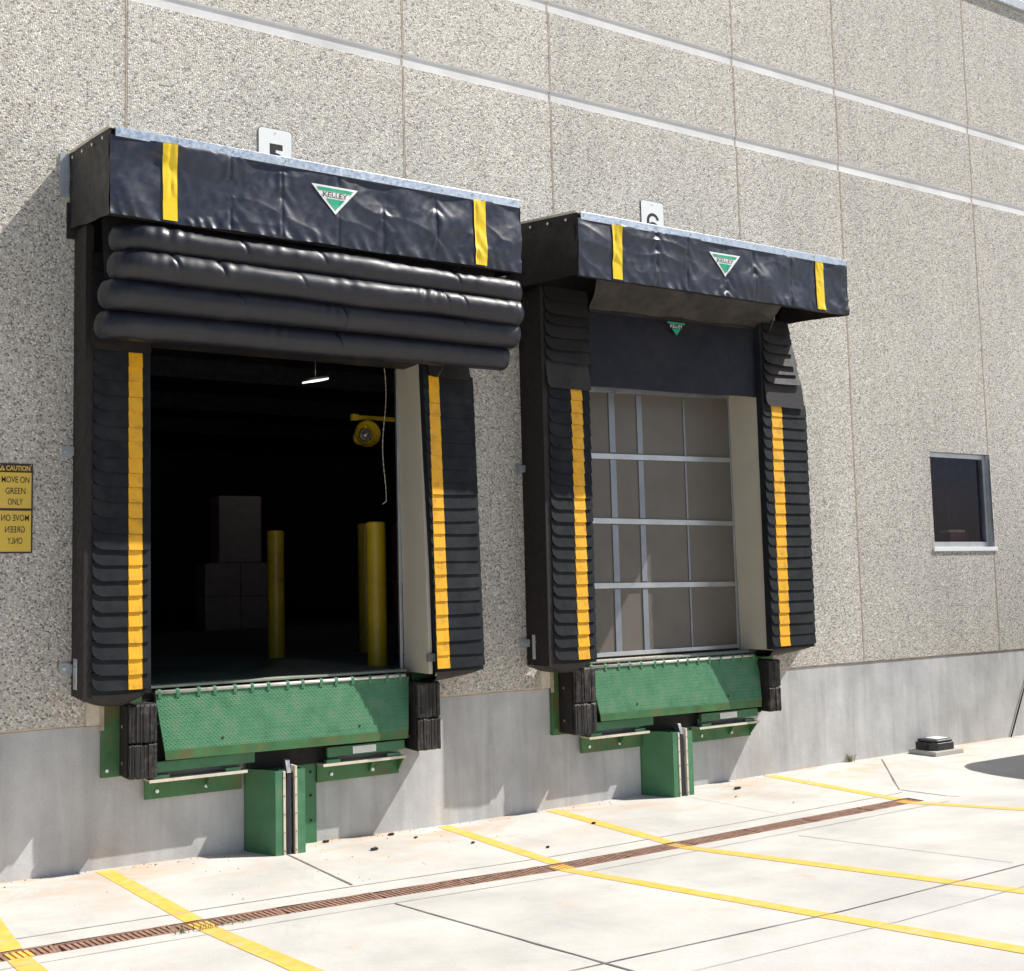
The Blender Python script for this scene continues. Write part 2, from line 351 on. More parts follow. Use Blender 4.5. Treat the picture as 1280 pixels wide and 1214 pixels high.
# drain
td = thing('trench_drain', (3.4, -1.66, 0), 'long rusty slotted trench drain grate set in the concrete parallel to the wall', 'drain')
q = MB()
for a, b in zip(xs_between(DX0, DX1, .5), xs_between(DX0, DX1, .5)[1:]):
    za, zb = zg(a)-.13, zg(b)-.13
    q.face([(a, DY1, za), (b, DY1, zb), (b, DY0, zb), (a, DY0, za)], M['slot'])
    q.face([(a, DY0, za), (b, DY0, zb), (b, DY0, zb+.13), (a, DY0, za+.13)], M['slot'])
    q.face([(a, DY1, za), (b, DY1, zb), (b, DY1, zb+.13), (a, DY1, za+.13)], M['slot'])
q.face([(DX1, DY1, zg(DX1)-.13), (DX1, DY0, zg(DX1)-.13), (DX1, DY0, zg(DX1)), (DX1, DY1, zg(DX1))], M['slot'])
q.build('channel', td)
x = DX0
while x < DX1-.1:
    x1 = min(x+.61, DX1); q = MB()
    z0 = zg((x+x1)/2)-.028
    for y in (DY0-.010, DY1+.010): q.box(x+.003, x1-.003, y-.008, y+.008, z0, z0+.026, M['rust'])
    q.box(x+.003, x+.02, DY1+.019, DY0-.019, z0, z0+.025, M['rust']); q.box(x1-.02, x1-.003, DY1+.019, DY0-.019, z0, z0+.025, M['rust'])
    xx = x+.04
    while xx < x1-.035:
        yl = any(abs(xx-l) < .06 for l in LX); m = M['line'] if yl else M['rust']
        q.prism([(xx-.009, DY0-.019, z0+.002), (xx+.010, DY0-.019, z0+.002), (xx+.030, DY1+.019, z0+.002), (xx+.011, DY1+.019, z0+.002)], (0, 0, .021), m)
        xx += .031
    q.build('grate', td); x = x1

# ------------------------------------------------------------------ warehouse
WX0, WX1, WT = -14, 34, 8.66
bld = thing('warehouse', (3, .2, 0), 'pebble faced precast concrete warehouse wall on a smooth grey concrete base', 'building')
HOLES = [(2.07, 4.17, 1.165, 4.15), (5.63, 7.73, 1.165, 4.15), (10.50, 11.53, 2.125, 3.165)]
JX = [1.985+3.66*k+d for k in range(-4, 9) for d in (0, 2.206)]
def panelled(mb, y, z0, z1, holes, m, x0=WX0, x1=WX1):
    xs = sorted({x0, x1} | {v for h in holes for v in h[:2]}); zs = sorted({z0, z1} | {v for h in holes for v in h[2:]})
    for a, b in zip(xs, xs[1:]):
        for c, d in zip(zs, zs[1:]):
            if any(h[0] <= a and b <= h[1] and h[2] <= c and d <= h[3] for h in holes): continue
            mb.face([(a, y, c), (b, y, c), (b, y, d), (a, y, d)], m)
q = MB()
panelled(q, 0, .975, 6.08, HOLES, M['agg'])
panelled(q, 0, 6.185, 6.905, [], M['agg']); panelled(q, 0, 7.015, WT, [], M['agg'])
for z0, z1 in ((6.08, 6.185), (6.905, 7.015)):
    q.face([(WX0, 0, z0), (WX1, 0, z0), (WX1, .014, z0+.008), (WX0, .014, z0+.008)], M['groove'])
    q.face([(WX0, .014, z0+.008), (WX1, .014, z0+.008), (WX1, .014, z1-.008), (WX0, .014, z1-.008)], M['groove'])
    q.face([(WX0, .014, z1-.008), (WX1, .014, z1-.008), (WX1, 0, z1), (WX0, 0, z1)], M['groove'])
for i, (a, b, c, d) in enumerate(HOLES):
    dp = .12; m = M['tan'] if i < 2 else M['alu']
    for P in ([(a, 0, c), (a, dp, c), (a, dp, d), (a, 0, d)], [(b, 0, c), (b, dp, c), (b, dp, d), (b, 0, d)], [(a, 0, d), (b, 0, d), (b, dp, d), (a, dp, d)], [(a, 0, c), (b, 0, c), (b, dp, c), (a, dp, c)]):
        q.face(P, m)
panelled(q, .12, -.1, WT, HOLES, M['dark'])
q.face([(WX0, 0, .975), (WX1, 0, .975), (WX1, .30, .975), (WX0, .30, .975)], M['agg'])
q.face([(WX0, 0, .975), (WX0, .3, .975), (WX0, .3, WT), (WX0, 0, WT)], M['agg'])
q.face([(WX1, 0, .975), (WX1, .3, .975), (WX1, .3, WT), (WX1, 0, WT)], M['agg'])
# sides, back and roof so that the building is closed
q.face([(WX0, .3, -.1), (WX0, 30, -.1), (WX0, 30, WT), (WX0, .3, WT)], M['agg']); q.face([(WX1, .3, -.1), (WX1, 30, -.1), (WX1, 30, WT), (WX1, .3, WT)], M['agg'])
q.face([(WX0, 30, -.1), (WX1, 30, -.1), (WX1, 30, WT), (WX0, 30, WT)], M['agg']); q.face([(WX0, 0, WT), (WX1, 0, WT), (WX1, 30, WT), (WX0, 30, WT)], M['dark'])
q.build('wall', bld, recalc=False)
q = MB()
for jx in JX:
    if WX0 < jx < WX1:
        segs = [(.98, 6.08), (6.185, 6.905), (7.015, WT)]
        hs = [h for h in HOLES if h[0]-.02 < jx < h[1]+.02]
        if hs: segs = [(.98, hs[0][2]-.01), (hs[0][3]+.01, 6.08)]+segs[1:]
        for z0, z1 in segs:
            n = max(1, int((z1-z0)/.12)); L = []
            for i in range(n+1):
                z = lerp(z0, z1, i/n); o = .0025*nz(jx, z*2.5, 3); L.append((jx+o, z))
            for (xa, za), (xb, zb) in zip(L, L[1:]):
                q.face([(xa-.006, -.0025, za), (xa+.003, -.0025, za), (xb+.003, -.0025, zb), (xb-.006, -.0025, zb)], M['seal'])
                q.face([(xa+.003, -.003, za), (xa+.007, -.003, za), (xb+.007, -.003, zb), (xb+.003, -.003, zb)], M['shadegap'])
        for z0 in (6.08, 6.905): q.face([(jx-.008, .0105, z0+.01), (jx+.008, .0105, z0+.01), (jx+.008, .0105, z0+.095), (jx-.008, .0105, z0+.095)], M['seal'])
q.build('panel_joint_sealant', bld, recalc=False)
q = MB()
def ftop(x): return .958+.006*nz(x*2.3, 0, 0)
X = xs_between(WX0, WX1, .12)
for a, b in zip(X, X[1:]):
    ta, tb = ftop(a), ftop(b)
    q.face([(a, .012, -.2), (b, .012, -.2), (b, .012, tb), (a, .012, ta)], M['found'])
    q.face([(a, .012, ta), (b, .012, tb), (b, .05, tb+.004), (a, .05, ta+.004)], M['found'])
    q.face([(a, .016, ta+.001), (b, .016, tb+.001), (b, .003, .978), (a, .003, .978)], M['seal'])
q.build('foundation', bld, recalc=False)
q = MB(); q.box(WX0-.05, WX1+.05, -.05, .35, WT, WT+.13, M['galvd'], .01); q.build('coping', bld)
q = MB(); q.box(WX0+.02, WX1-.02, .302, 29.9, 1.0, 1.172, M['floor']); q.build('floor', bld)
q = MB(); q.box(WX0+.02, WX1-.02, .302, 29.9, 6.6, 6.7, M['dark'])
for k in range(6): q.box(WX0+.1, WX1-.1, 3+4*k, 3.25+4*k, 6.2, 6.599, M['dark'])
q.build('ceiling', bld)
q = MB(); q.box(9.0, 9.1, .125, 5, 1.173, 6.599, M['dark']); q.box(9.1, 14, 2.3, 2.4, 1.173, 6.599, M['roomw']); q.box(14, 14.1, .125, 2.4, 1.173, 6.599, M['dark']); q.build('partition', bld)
for x in (4.13, 7.69, 2.075, 5.635):
    q = MB(); q.box(x, x+.026, .10, .13, 1.175, 4.14, M['alu'], .003); q.build('door_track', bld)
for x in (4.155, 7.715):
    q = MB(); q.prism([(x+.008, -.315, 1.176), (x+.008, .099, 1.176), (x-.014, .099, 3.80), (x-.014, -.265, 3.80)], (.03, 0, 0), M['tan'], .002); q.build('jamb_liner', bld)
# closed overhead door of the far bay
d = MB(); d.box(5.64, 7.688, .11, .15, 1.19, 4.2, M['doorp']); dr = d.build('overhead_door', bld)
for z0, z1 in ((3.545, 3.595), (2.950, 2.975), (2.382, 2.366), (1.810, 1.790)):
    q = MB(); q.prism([(5.65, .092, z0-.024), (7.685, .092, z1-.022), (7.685, .092, z1+.022), (5.65, .092, z0+.024)], (0, .017, 0), M['alu']); q.build('rail', dr)
q = MB(); q.box(5.65, 7.685, .088, .109, 1.185, 1.222, M['alu'], .004); q.box(5.65, 7.685, .095, .115, 1.173, 1.185, M['pit']); q.build('bottom_rail', dr)
for x, ww in ((6.285, .033), (6.600, .030), (7.132, .010)):
    for z0, z1 in ((1.224, 1.772), (1.836, 2.346), (2.408, 2.932), (2.996, 3.535), (3.61, 4.19)):
        q = MB(); q.box(x-ww, x+ww, .100, .109, z0, z1, M['alus'], .002); q.build('stile', dr)
# window
a, b, c, dd = HOLES[2]
wi = MB()
wi.box(a+.002, a+.04, .06, .115, c+.06, dd-.05, M['alu'], .003); wi.box(b-.05, b-.002, .06, .115, c+.06, dd-.05, M['alu'], .003)
wi.box(a+.002, b-.002, .06, .115, dd-.05, dd-.002, M['alu'], .003); wi.box(a+.002, b-.002, .06, .115, c+.002, c+.06, M['alu'], .003)
wo = wi.build('window', bld)
q = MB(); q.box(a-.03, b+.03, -.018, .058, c-.045, c+.001, M['white'], .004); q.build('sill', wo)
q = MB(); q.face([(a+.03, .09, c+.05), (b-.04, .09, c+.05), (b-.04, .09, dd-.04), (a+.03, .09, dd-.04)], M['glass']); q.build('pane', wo)
q = MB(); q.box(11.58, 12.08, .62, 1.1, 1.174, 2.86, M['brown'], .01)
for k in range(4): q.box(11.61, 12.05, .605, .619, 1.22+k*.4, 1.58+k*.4, M['brown'], .005); q.box(11.77, 11.89, .585, .604, 1.42+k*.4, 1.44+k*.4, M['steel'])
q.build('filing_cabinet', label='dark brown cabinet standing in the room behind the small window', cat='cabinet')
q = MB(); q.box(11.12, 11.44, .26, .54, 1.174, 2.30, M['brown'], .01)
q.build('side_stand', label='low dark stand in front of the cabinet, behind the small window', cat='stand')
q = MB(); q.prism([(11.14, .30, 2.302), (11.40, .28, 2.302), (11.41, .44, 2.302), (11.17, .46, 2.302)], (0, 0, .03), M['seal'])
q.build('paper_stack', label='small pale stack of papers on the low stand behind the small window', cat='papers')

# ------------------------------------------------------------------ dock shelters
def hood_disp(x, z, seed, xl, xr, zb, zt, logo):
    t = (z-zb)/(zt-zb)
    d = .026*nz(x*1.6+seed, z*2.6, 0)+.012*nz(x*3.6+seed, z*4.5+x*2.5, 5)
    a = x*10-z*15+seed+2.2*nz(x*1.6, z*2.4, seed)
    d += .0085*math.sin(a)*max(0, .42+nz(x*1.3+seed, z*1.5, 7))
    r = nz(x*2.2+z*3.6+seed, z*3.2-x*.9, 11); d += .013*(1-min(1, abs(r)*1.9))**2*max(0, nz(x*1.9, z*2, seed+3)+.3)
    r = nz(x*5-z*6+seed, z*5+x*4, 21); d += .0060*(1-min(1, abs(r)*2.0))**2*max(0, nz(x*2.4, z*2.2, seed+9)+.3)
    for k in range(1, 9):
        xs = xl+(xr-xl)*(k/8.)+.03*math.sin(k*3+seed)
        u = x-xs
        if abs(u) < .25: d += -.006*math.exp(-(u/.009)**2)+0.0060*math.sin(z*38+abs(u)*70+4*nz(z*7, k, seed)+k)*math.exp(-abs(u)/.055)*max(0, .6+nz(z*5, k*3, seed))
    d += .0055*math.sin(x*52+7*nz(x*4, seed, 2)+z*30)*math.exp(-(z-zb)/.055)
    lx, lz = logo; q = ((x-lx)/.17)**2+((z-lz)/.12)**2
    d *= 1-.75*math.exp(-q)
    ed = min(1, (zt-z)/.06); return d*ed

def shelter(P):
    grp = 'dock shelters on the wall'
    T = thing('dock_shelter', (P['c'], 0, 1.1), P['label'], 'dock shelter', grp)
    xl, xr, zt, zb, Y = P['hood']; sd = P['seed']; wl = xl-.05; wr = xr+.05; zw = 4.875
    fy = lambda x, z: -Y-max(-.01, hood_disp(x, z, sd, xl, xr, zb, zt, (P['logo'][0], P['logo'][1]-.07))) - .012
    h = MB()
    sag = lambda x: .012*nz(x*3+sd, 1, 1)
    def ff(u, v):
        x = lerp(xl, xr, u); z = lerp(zb+sag(x), zt-.05, v); return (x, fy(x, z), z)
    h.grid(ff, 330, 64, M['vinyl'])
    h.grid(lambda u, v: (lerp(xl, xr, u), -Y+.03 if v > .5 else fy(lerp(xl, xr, u), zb+sag(lerp(xl, xr, u))), zb+sag(lerp(xl, xr, u))), 60, 1, M['vinylm'])
    h.face([(xl, -Y, zt), (xr, -Y, zt), (wr, 0, zw), (wl, 0, zw)], M['galvd'])           # roof sheet
    h.face([(xl, -Y+.03, zt-.01), (xr, -Y+.03, zt-.01), (xr, -Y+.03, zb), (xl, -Y+.03, zb)], M['vinylm'])
    h.box(P['pads'][0]['wall']+.01, P['pads'][1]['wall']-.45, -.24, -.02, 3.60 if P['closed'] else 3.56, 4.80, M['vinylm'])
    h.face([(wl, -.02, 4.33), (wr, -.02, 4.33), (xr, -Y+.03, zb+.01), (xl, -Y+.03, zb+.01)], M['frame']) if False else None
    ho = h.build('hood', T, recalc=False)
    for side in (0, 1):
        s = MB(); X0 = wl if side == 0 else wr; X1 = xl if side == 0 else xr; sg = -1 if side == 0 else 1
        def sf(u, v):
            y = -Y*u-(.012 if u > .99 else 0); zt_ = lerp(zw, zt, u)-.004; zb_ = lerp(4.335, zb, u)-.02*math.sin(u*math.pi)*0+.012*nz(u*3, sd, side)
            z = lerp(zb_, zt_, v); x = lerp(X0, X1, u)+sg*(.012*nz(u*2.5+sd, v*2, side)+.006*nz(u*7, v*5+u*4, sd))
            return (x, y, z)
        s.grid(sf, 40, 24, M['vinylm'])
        # flap on the wall
        fx = X0-sg*.0
        s.box(X0-.02, X0+.05, -.02, -.004, 4.27, 4.52, M['vinylm'], .003)
        s.build('side_curtain', ho, recalc=False)
    f = MB(); f.box(xl+.03, xr-.01, -Y-.020, -Y-.013+.012, zt-.058, zt+.004, M['galv'], .002)
    for k in range(9): f.cyl((lerp(xl+.06, xr-.06, k/8), -Y-.026, zt-.018), (lerp(xl+.06, xr-.06, k/8), -Y-.02, zt-.018), .006, M['galvd'], 8)
    f.build('flashing', ho)
    f = MB(); f.prism([(wl-.004, -.01, zw-.005), (wl-.004, -.01, zw+.014), (xl-.004, -Y, zt+.014), (xl-.004, -Y, zt-.005)], (.03, 0, 0), M['cream'])
    f.box(wl-.065, wl-.005, -.012, -.003, 4.56, 4.87, M['galvd'], .002)
    f.build('edge_trim', ho)
    for k in range(4):
        f = MB(); u = (k+.5)/4; p = Vector((lerp(wl, xl, u)-.012, -Y*u, lerp(zw, zt, u)-.05)); f.cyl(p+Vector((-.004, 0, 0)), p+Vector((.004, 0, 0)), .011, M['galv'], 10); f.build('grommet', ho)
    for (a, b) in P['hstripe']:
        s = MB(); s.grid(lambda u, v: (lerp(a, b, u)+.008*(1-v), fy(lerp(a, b, u), lerp(zb+.012, zt-.056, v))-.0075, lerp(zb+.012, zt-.056, v)), 10, 60, M['ystripe']); s.build('yellow_stripe', ho, recalc=False)
    def badge(cx, top, wd, ht, yf, par, dim=False):
        s = MB(); W, G = (M['white'], M['lgreen'])
        def tri(cx, top, wd, ht, off, m):
            n = 12
            for j in range(n):
                t0, t1 = j/n, (j+1)/n; z0, z1 = top-ht*t0, top-ht*t1; w0, w1 = wd/2*(1-t0), wd/2*(1-t1)
                for i in range(6):
                    a0, a1 = i/6*2-1, (i+1)/6*2-1
                    pts = [(cx+w0*a0, z0), (cx+w0*a1, z0), (cx+w1*a1, z1), (cx+w1*a0, z1)]
                    if t1 == 1: pts = pts[:3]
                    s.face([(x, yf(x, z)-off, z) for x, z in pts], m)
        def band(cx, z0, z1, w0, w1, off, m):
            for i in range(6):
                a0, a1 = i/6*2-1, (i+1)/6*2-1
                s.face([(x, yf(x, z)-off, z) for x, z in ((cx+w0/2*a0, z0), (cx+w0/2*a1, z0), (cx+w1/2*a1, z1), (cx+w1/2*a0, z1))], m)
        if not dim: tri(cx, top, wd, ht, .005, W)
        tri(cx, top-ht*.46, wd*.40, ht*.40, .0075, G)
        band(cx, top-ht*.075, top-ht*.19, wd*.80, wd*.68, .0075, G)
        s.text('KELLEY', cx, top-ht*.415, ht*.185, 0, M['black'] if not dim else M['white'], fn=lambda x, z: yf(x, z)-.0095, width=wd*.52, bold=.008)
        s.build('logo_badge', par, recalc=False)
    lc, lt, lw, lh = P['logo']; badge(lc, lt, lw, lh, fy, ho)
    # side pads
    for S in P['pads']:
        (o0, o1), (i0, i1) = S['x']     # left edge (top, bottom), right edge (top, bottom)
        yf = -.363; Z0, Z1 = 1.215, S.get('ztop', 4.25); side = S['side']
        XL = lambda z: lerp(o1, o0, min(1, (z-Z0)/(3.45-Z0)))+(0 if side == 'L' else 0)
        def XR(z):
            x = lerp(i1, i0, min(1, (z-Z0)/(3.45-Z0)))
            if side == 'R' and z > 3.45: x -= .02+(z-3.45)*.24
            return x
        p = MB()
        out = -1 if side == 'L' else 1
        # backing slab
        for z0, z1 in ((Z0-.03, 2.2), (2.2, 3.45), (3.45, Z1)):
            p.prism([(XL(z0)+.005, yf+.004, z0), (XR(z0)-.005, yf+.004, z0), (XR(z1)-.005, yf+.004, z1), (XL(z1)+.005, yf+.004, z1)], (0, .075, 0), M['pad'])
        rnd = random.Random(int(o0*100))
        def pleat(za, zb_, m, x0, x1, amp, rad=.075):
            j = lambda: rnd.uniform(-.007, .007)
            top = za+.02; pts = []
            b0, b1 = zb_+j(), zb_+j(); prot = amp*rnd.uniform(.85, 1.15)
            y_at = lambda z: yf-.004-prot*max(0, (top-z)/(top-zb_))
            poly = [(x0, top)]
            for k in range(7):
                a = math.pi*.5*k/6; poly.append((x0+rad*(1-math.cos(a))*1.0, b0+.065*(1-math.sin(a))))
            poly.append((lerp(x0, x1, .6), lerp(b0, b1, .6)-.003)); poly.append((x1-.012, b1)); poly.append((x1, b1+.012)); poly.append((x1, top))
            ft = [p.bm.verts.new((x, y_at(z), z)) for x, z in poly]; bk = [p.bm.verts.new((x, y_at(z)+.010, z+.003)) for x, z in poly]
            k = p.mi(m); n = len(poly)
            for f in (p.bm.faces.new(ft), p.bm.faces.new(bk[::-1])): f.material_index = k
            for i in range(n):
                f = p.bm.faces.new([ft[i], bk[i], bk[(i+1) % n], ft[(i+1) % n]]); f.material_index = k
            return y_at, b0, b1, x0, x1
        N = 22; pit = (3.45-Z0)/N; rec = []
        for k in range(N):
            za = 3.45-k*pit; zb_ = za-pit; zm = (za+zb_)/2
            x0 = XL(zm)+(.05 if side == 'L' else -.006); x1 = XR(zm)-(.0 if side == 'R' else .012)
            rec.append((za, zb_, pleat(za, zb_, M['pad'], x0, x1, .017 if side == 'L' else .013, .075 if side == 'L' else .05)))
        # upper loose pleats
        zz = 3.45+.20; p_top = zz
        pleat(zz+.02, 3.435, M['vinylm'], XL(3.5)+.03, XR(3.5)-.01, .034, .04)
        while zz < Z1-.05:
            za = zz+.105*rnd.uniform(.85, 1.15); pleat(za, zz, M['vinylm'], XL(zz)+.03, XR(zz)-.008, .036, .10); zz = za-.005
        po = p.build('side_pad', T)
        # outer frame and bottom flap
        p = MB(); xo = S['wall']
        xf = o0 if side == 'L' else i0; xfb = o1 if side == 'L' else i1
        if side == 'L':
            p.prism([(xo, -.004, 1.17), (xfb, -.362, 1.17), (xf, -.362, 4.28), (xo, -.004, 4.30)], (.05, 0, 0), M['frame'])
        else:
            p.prism([(xo, -.004, 1.17), (xfb-.03, -.30, 1.17), (xf-.03, -.30, 3.45), (xf-.10, -.30, 4.1), (xo-.1, -.004, 4.25)], (-.05, 0, 0), M['frame'])
        p.build('support_frame', po)
        p = MB(); xa, xb = o1, i1; n = 14
        def bf(u, v):
            x = lerp(xa, xb, u); dz = .015+.085*math.sin(math.pi*min(1, u*1.05+.02))**.6+.012*nz(u*4, sd, 1)
            if side == 'R': dz = .015+.075*(1-u)**.5
            y = lerp(yf+.005, yf+.09, v)-.02*math.sin(v*math.pi)
            return (x, lerp(yf+.002, -.02, v*v), Z0-.01-dz*math.sin(min(1, v*1.6+.12)*math.pi/2))
        p.grid(bf, n, 8, M['vinylm']); p.build('bottom_flap', po)
        # yellow strip on the pleats
        p = MB(); (s0, s1), (t0, t1) = S['stripe']
        for za, zb_, (ya, b0, b1, x0, x1) in rec:
            t = (za-Z0)/(3.45-Z0); l = lerp(s1, s0, t); r = lerp(t1, t0, t); zl = lerp(b0, b1, .5)-.002
            for za_, zb2 in ((za+.004, zl),):
                p.prism([(l, ya(zb2)-.003, zb2), (r, ya(zb2)-.003, zb2), (r, ya(za_)-.003, za_), (l, ya(za_)-.003, za_)], (0, .008, 0), M['yel'])
        p.build('yellow_stripe', po)
        # brackets
        if side == 'L':
            for zc in (2.80, 1.35):
                p = MB(); p.box(xo-.075, xo-.006, -.008, -.003, zc-.04, zc+.04, M['galvd'], .002); p.box(xo-.012, xo-.004, -.06, -.006, zc-.03, zc+.03, M['galvd'])
                p.cyl((xo-.045, -.016, zc), (xo-.045, -.007, zc), .012, M['galv'], 6); p.build('mounting_bracket', po)
            p = MB(); p.box(xo-.008, xo-.001, -.20, -.10, 1.22, 1.42, M['galv'], .002); p.cyl((xo-.014, -.15, 1.36), (xo-.007, -.15, 1.36), .012, M['galvd'], 6); p.build('splice_plate', po)
        else:
            for z in ((1.29, 2.78) if P['closed'] else (1.27,)):
                p = MB(); p.box(P['jamb']-.02, P['jamb']+.05, -.345, -.325, z, z+.06, M['clip'], .002); p.build('mounting_clip', po)
    if not P['closed']:
        # inflated head tubes
        for k, (zc0, zc1, yc, ra, xa, xb) in enumerate(P['tubes']):
            t = MB()
            def tf(u, v, k=k, zc0=zc0, zc1=zc1, yc=yc, ra=ra, xa=xa, xb=xb):
                x = lerp(xa, xb, u); a = 2*math.pi*v
                e = min(u, 1-u)*(xb-xa); L_ = .10 if u < .5 else .06; er = math.sqrt(max(0, 1-(max(0, L_-e)/L_)**2))*.55+.45 if e < L_ else 1
                r = ra*er*(1+.06*nz(x*1.6, k*7, 1)+.03*nz(x*6, k, math.cos(a)*2))
                for pc, pd in P['pinch'][k]:
                    r *= 1-pd*math.exp(-((x-pc-.05*math.sin(a-.9))/.011)**2)*max(0, .35+.65*math.cos(a-.8))
                r += .0022*math.sin(x*55+k)*max(0, nz(x*2.3, k*3, 4))*2*max(0, math.cos(a-.7))
                r += .004*math.sin(x*110+a*3)*math.exp(-e/.07)
                zc = lerp(zc0, zc1, u)+.012*nz(x*1.1, k*5, 2)-P['sag'][k]*math.sin(u*math.pi)*0
                r += .0035*math.sin((x+.06*math.sin(a))*75+5*nz(x*3, k, 8))*max(0, nz(x*2.7, k*9, 1)-.12)*2.2*max(0, math.cos(a-.9))
                yb = .10*max(0, 1-e/.22)**2 if u < .5 else .03*max(0, 1-e/.15)**2
                return (x, yc+yb-r*math.sin(a), zc+r*.98*math.cos(a))
            t.grid(tf, 320, 32, M['tube']); t.face([tf(0, i/16) for i in range(16)], M['tube']); t.face([tf(1, 1-i/16) for i in range(16)], M['tube']); t.build('air_tube', T, recalc=False)
        q = MB(); q.face([(1.67, -.62, 4.5), (4.66, -.62, 4.5), (4.62, -.60, 3.58), (1.72, -.60, 3.58)], M['vinylm'])
        q.box(1.9, 4.35, -.56, -.30, 3.60, 3.66, M['vinylm'], .01); q.build('backing_curtain', T)
        q = MB(); q.box(2.0, 4.2, -.30, -.02, 3.58, 4.2, M['vinylm']); q.build('header_board', T)
    else:
        q = MB()
        def cf(u, v):
            x = lerp(5.765, 7.80, u); z = lerp(3.50, 4.15, v); return (x, -.30+.010*nz(x*1.5, z*1.2, 3)+.004*nz(x*5+z*4, z*3, 8), z+.035*u-.01*math.sin(math.pi*u)*(1-v))
        q.grid(cf, 60, 30, M['sheet'])
        def sf(u, v):
            x = lerp(lerp(5.765, 5.64, v), lerp(7.80, 7.86, v), u); return (x, lerp(-.30, -.66, v)+.02*nz(x*2, v*3, 5)-.02*math.sin(v*3.1), lerp(4.15, 4.50, v)+.035*u+.022*nz(x*2.2, v*2, 9)-.035*math.sin(v*3.14)*(.7+.3*math.sin(x*6)))
        q.grid(sf, 60, 12, M['liner'])
        q.box(5.765, 7.80, -.29, -.27, 3.53, 4.15, M['vinylm'])
        hc = q.build('head_curtain', T, recalc=False)
        badge(6.71, 4.145, .27, .15, lambda x, z: -.325, hc, dim=True)
        q = MB(); q.prism([(5.77, -.315, 4.135), (7.80, -.315, 4.17), (7.80, -.315, 4.195), (5.77, -.315, 4.16)], (0, .012, 0), M['vinylm']); q.build('hem_strip', hc)
    return T
A = dict(c=3.15, jamb=4.155, closed=False, label='near dock shelter with four inflated black tubes under its hood, around the open dark doorway', seed=3.1,
    hood=(1.655, 4.675, 4.735, 4.178, .95), hstripe=[(1.974, 2.066), (4.256, 4.356)], logo=(3.155, 4.592, .345, .197),
    pads=[dict(side='L', wall=1.64, x=((1.641, 1.641), (2.068, 2.075)), stripe=((1.915, 1.920), (2.005, 2.008)), ztop=4.1),
          dict(side='R', wall=4.80, x=((4.132, 4.205), (4.570, 4.618)), stripe=((4.174, 4.202), (4.262, 4.310)), ztop=4.0)],
    tubes=[(4.075, 4.045, -.87, .101, 1.70, 4.71), (3.900, 3.885, -.87, .104, 1.69, 4.72), (3.725, 3.735, -.80, .106, 1.65, 4.73), (3.550, 3.575, -.70, .104, 1.65, 4.69)],
    pinch=[[(2.5, .10), (3.05, .08), (4.1, .1)], [(2.05, .12), (2.35, .12), (2.9, .05), (4.0, .08), (4.15, .08)], [(2.5, .1), (3.24, .25), (4.2, .1)], [(3.24, .2), (2.3, .05)]], sag=[0, 0, 0, 0])
B = dict(c=6.72, jamb=7.715, closed=True, label='far dock shelter with a flat black curtain under its hood, around the closed door', seed=8.7,
    hood=(5.203, 8.240, 4.735, 4.228, .95), hstripe=[(5.533, 5.628), (7.832, 7.932)], logo=(6.735, 4.598, .345, .197),
    pads=[dict(side='L', wall=5.245, x=((5.235, 5.225), (5.71, 5.70)), stripe=((5.506, 5.503), (5.618, 5.615))),
          dict(side='R', wall=8.45, x=((7.690, 7.685), (8.250, 8.235)), stripe=((7.792, 7.772), (7.925, 7.895)))])
SA = shelter(A); SB = shelter(B)

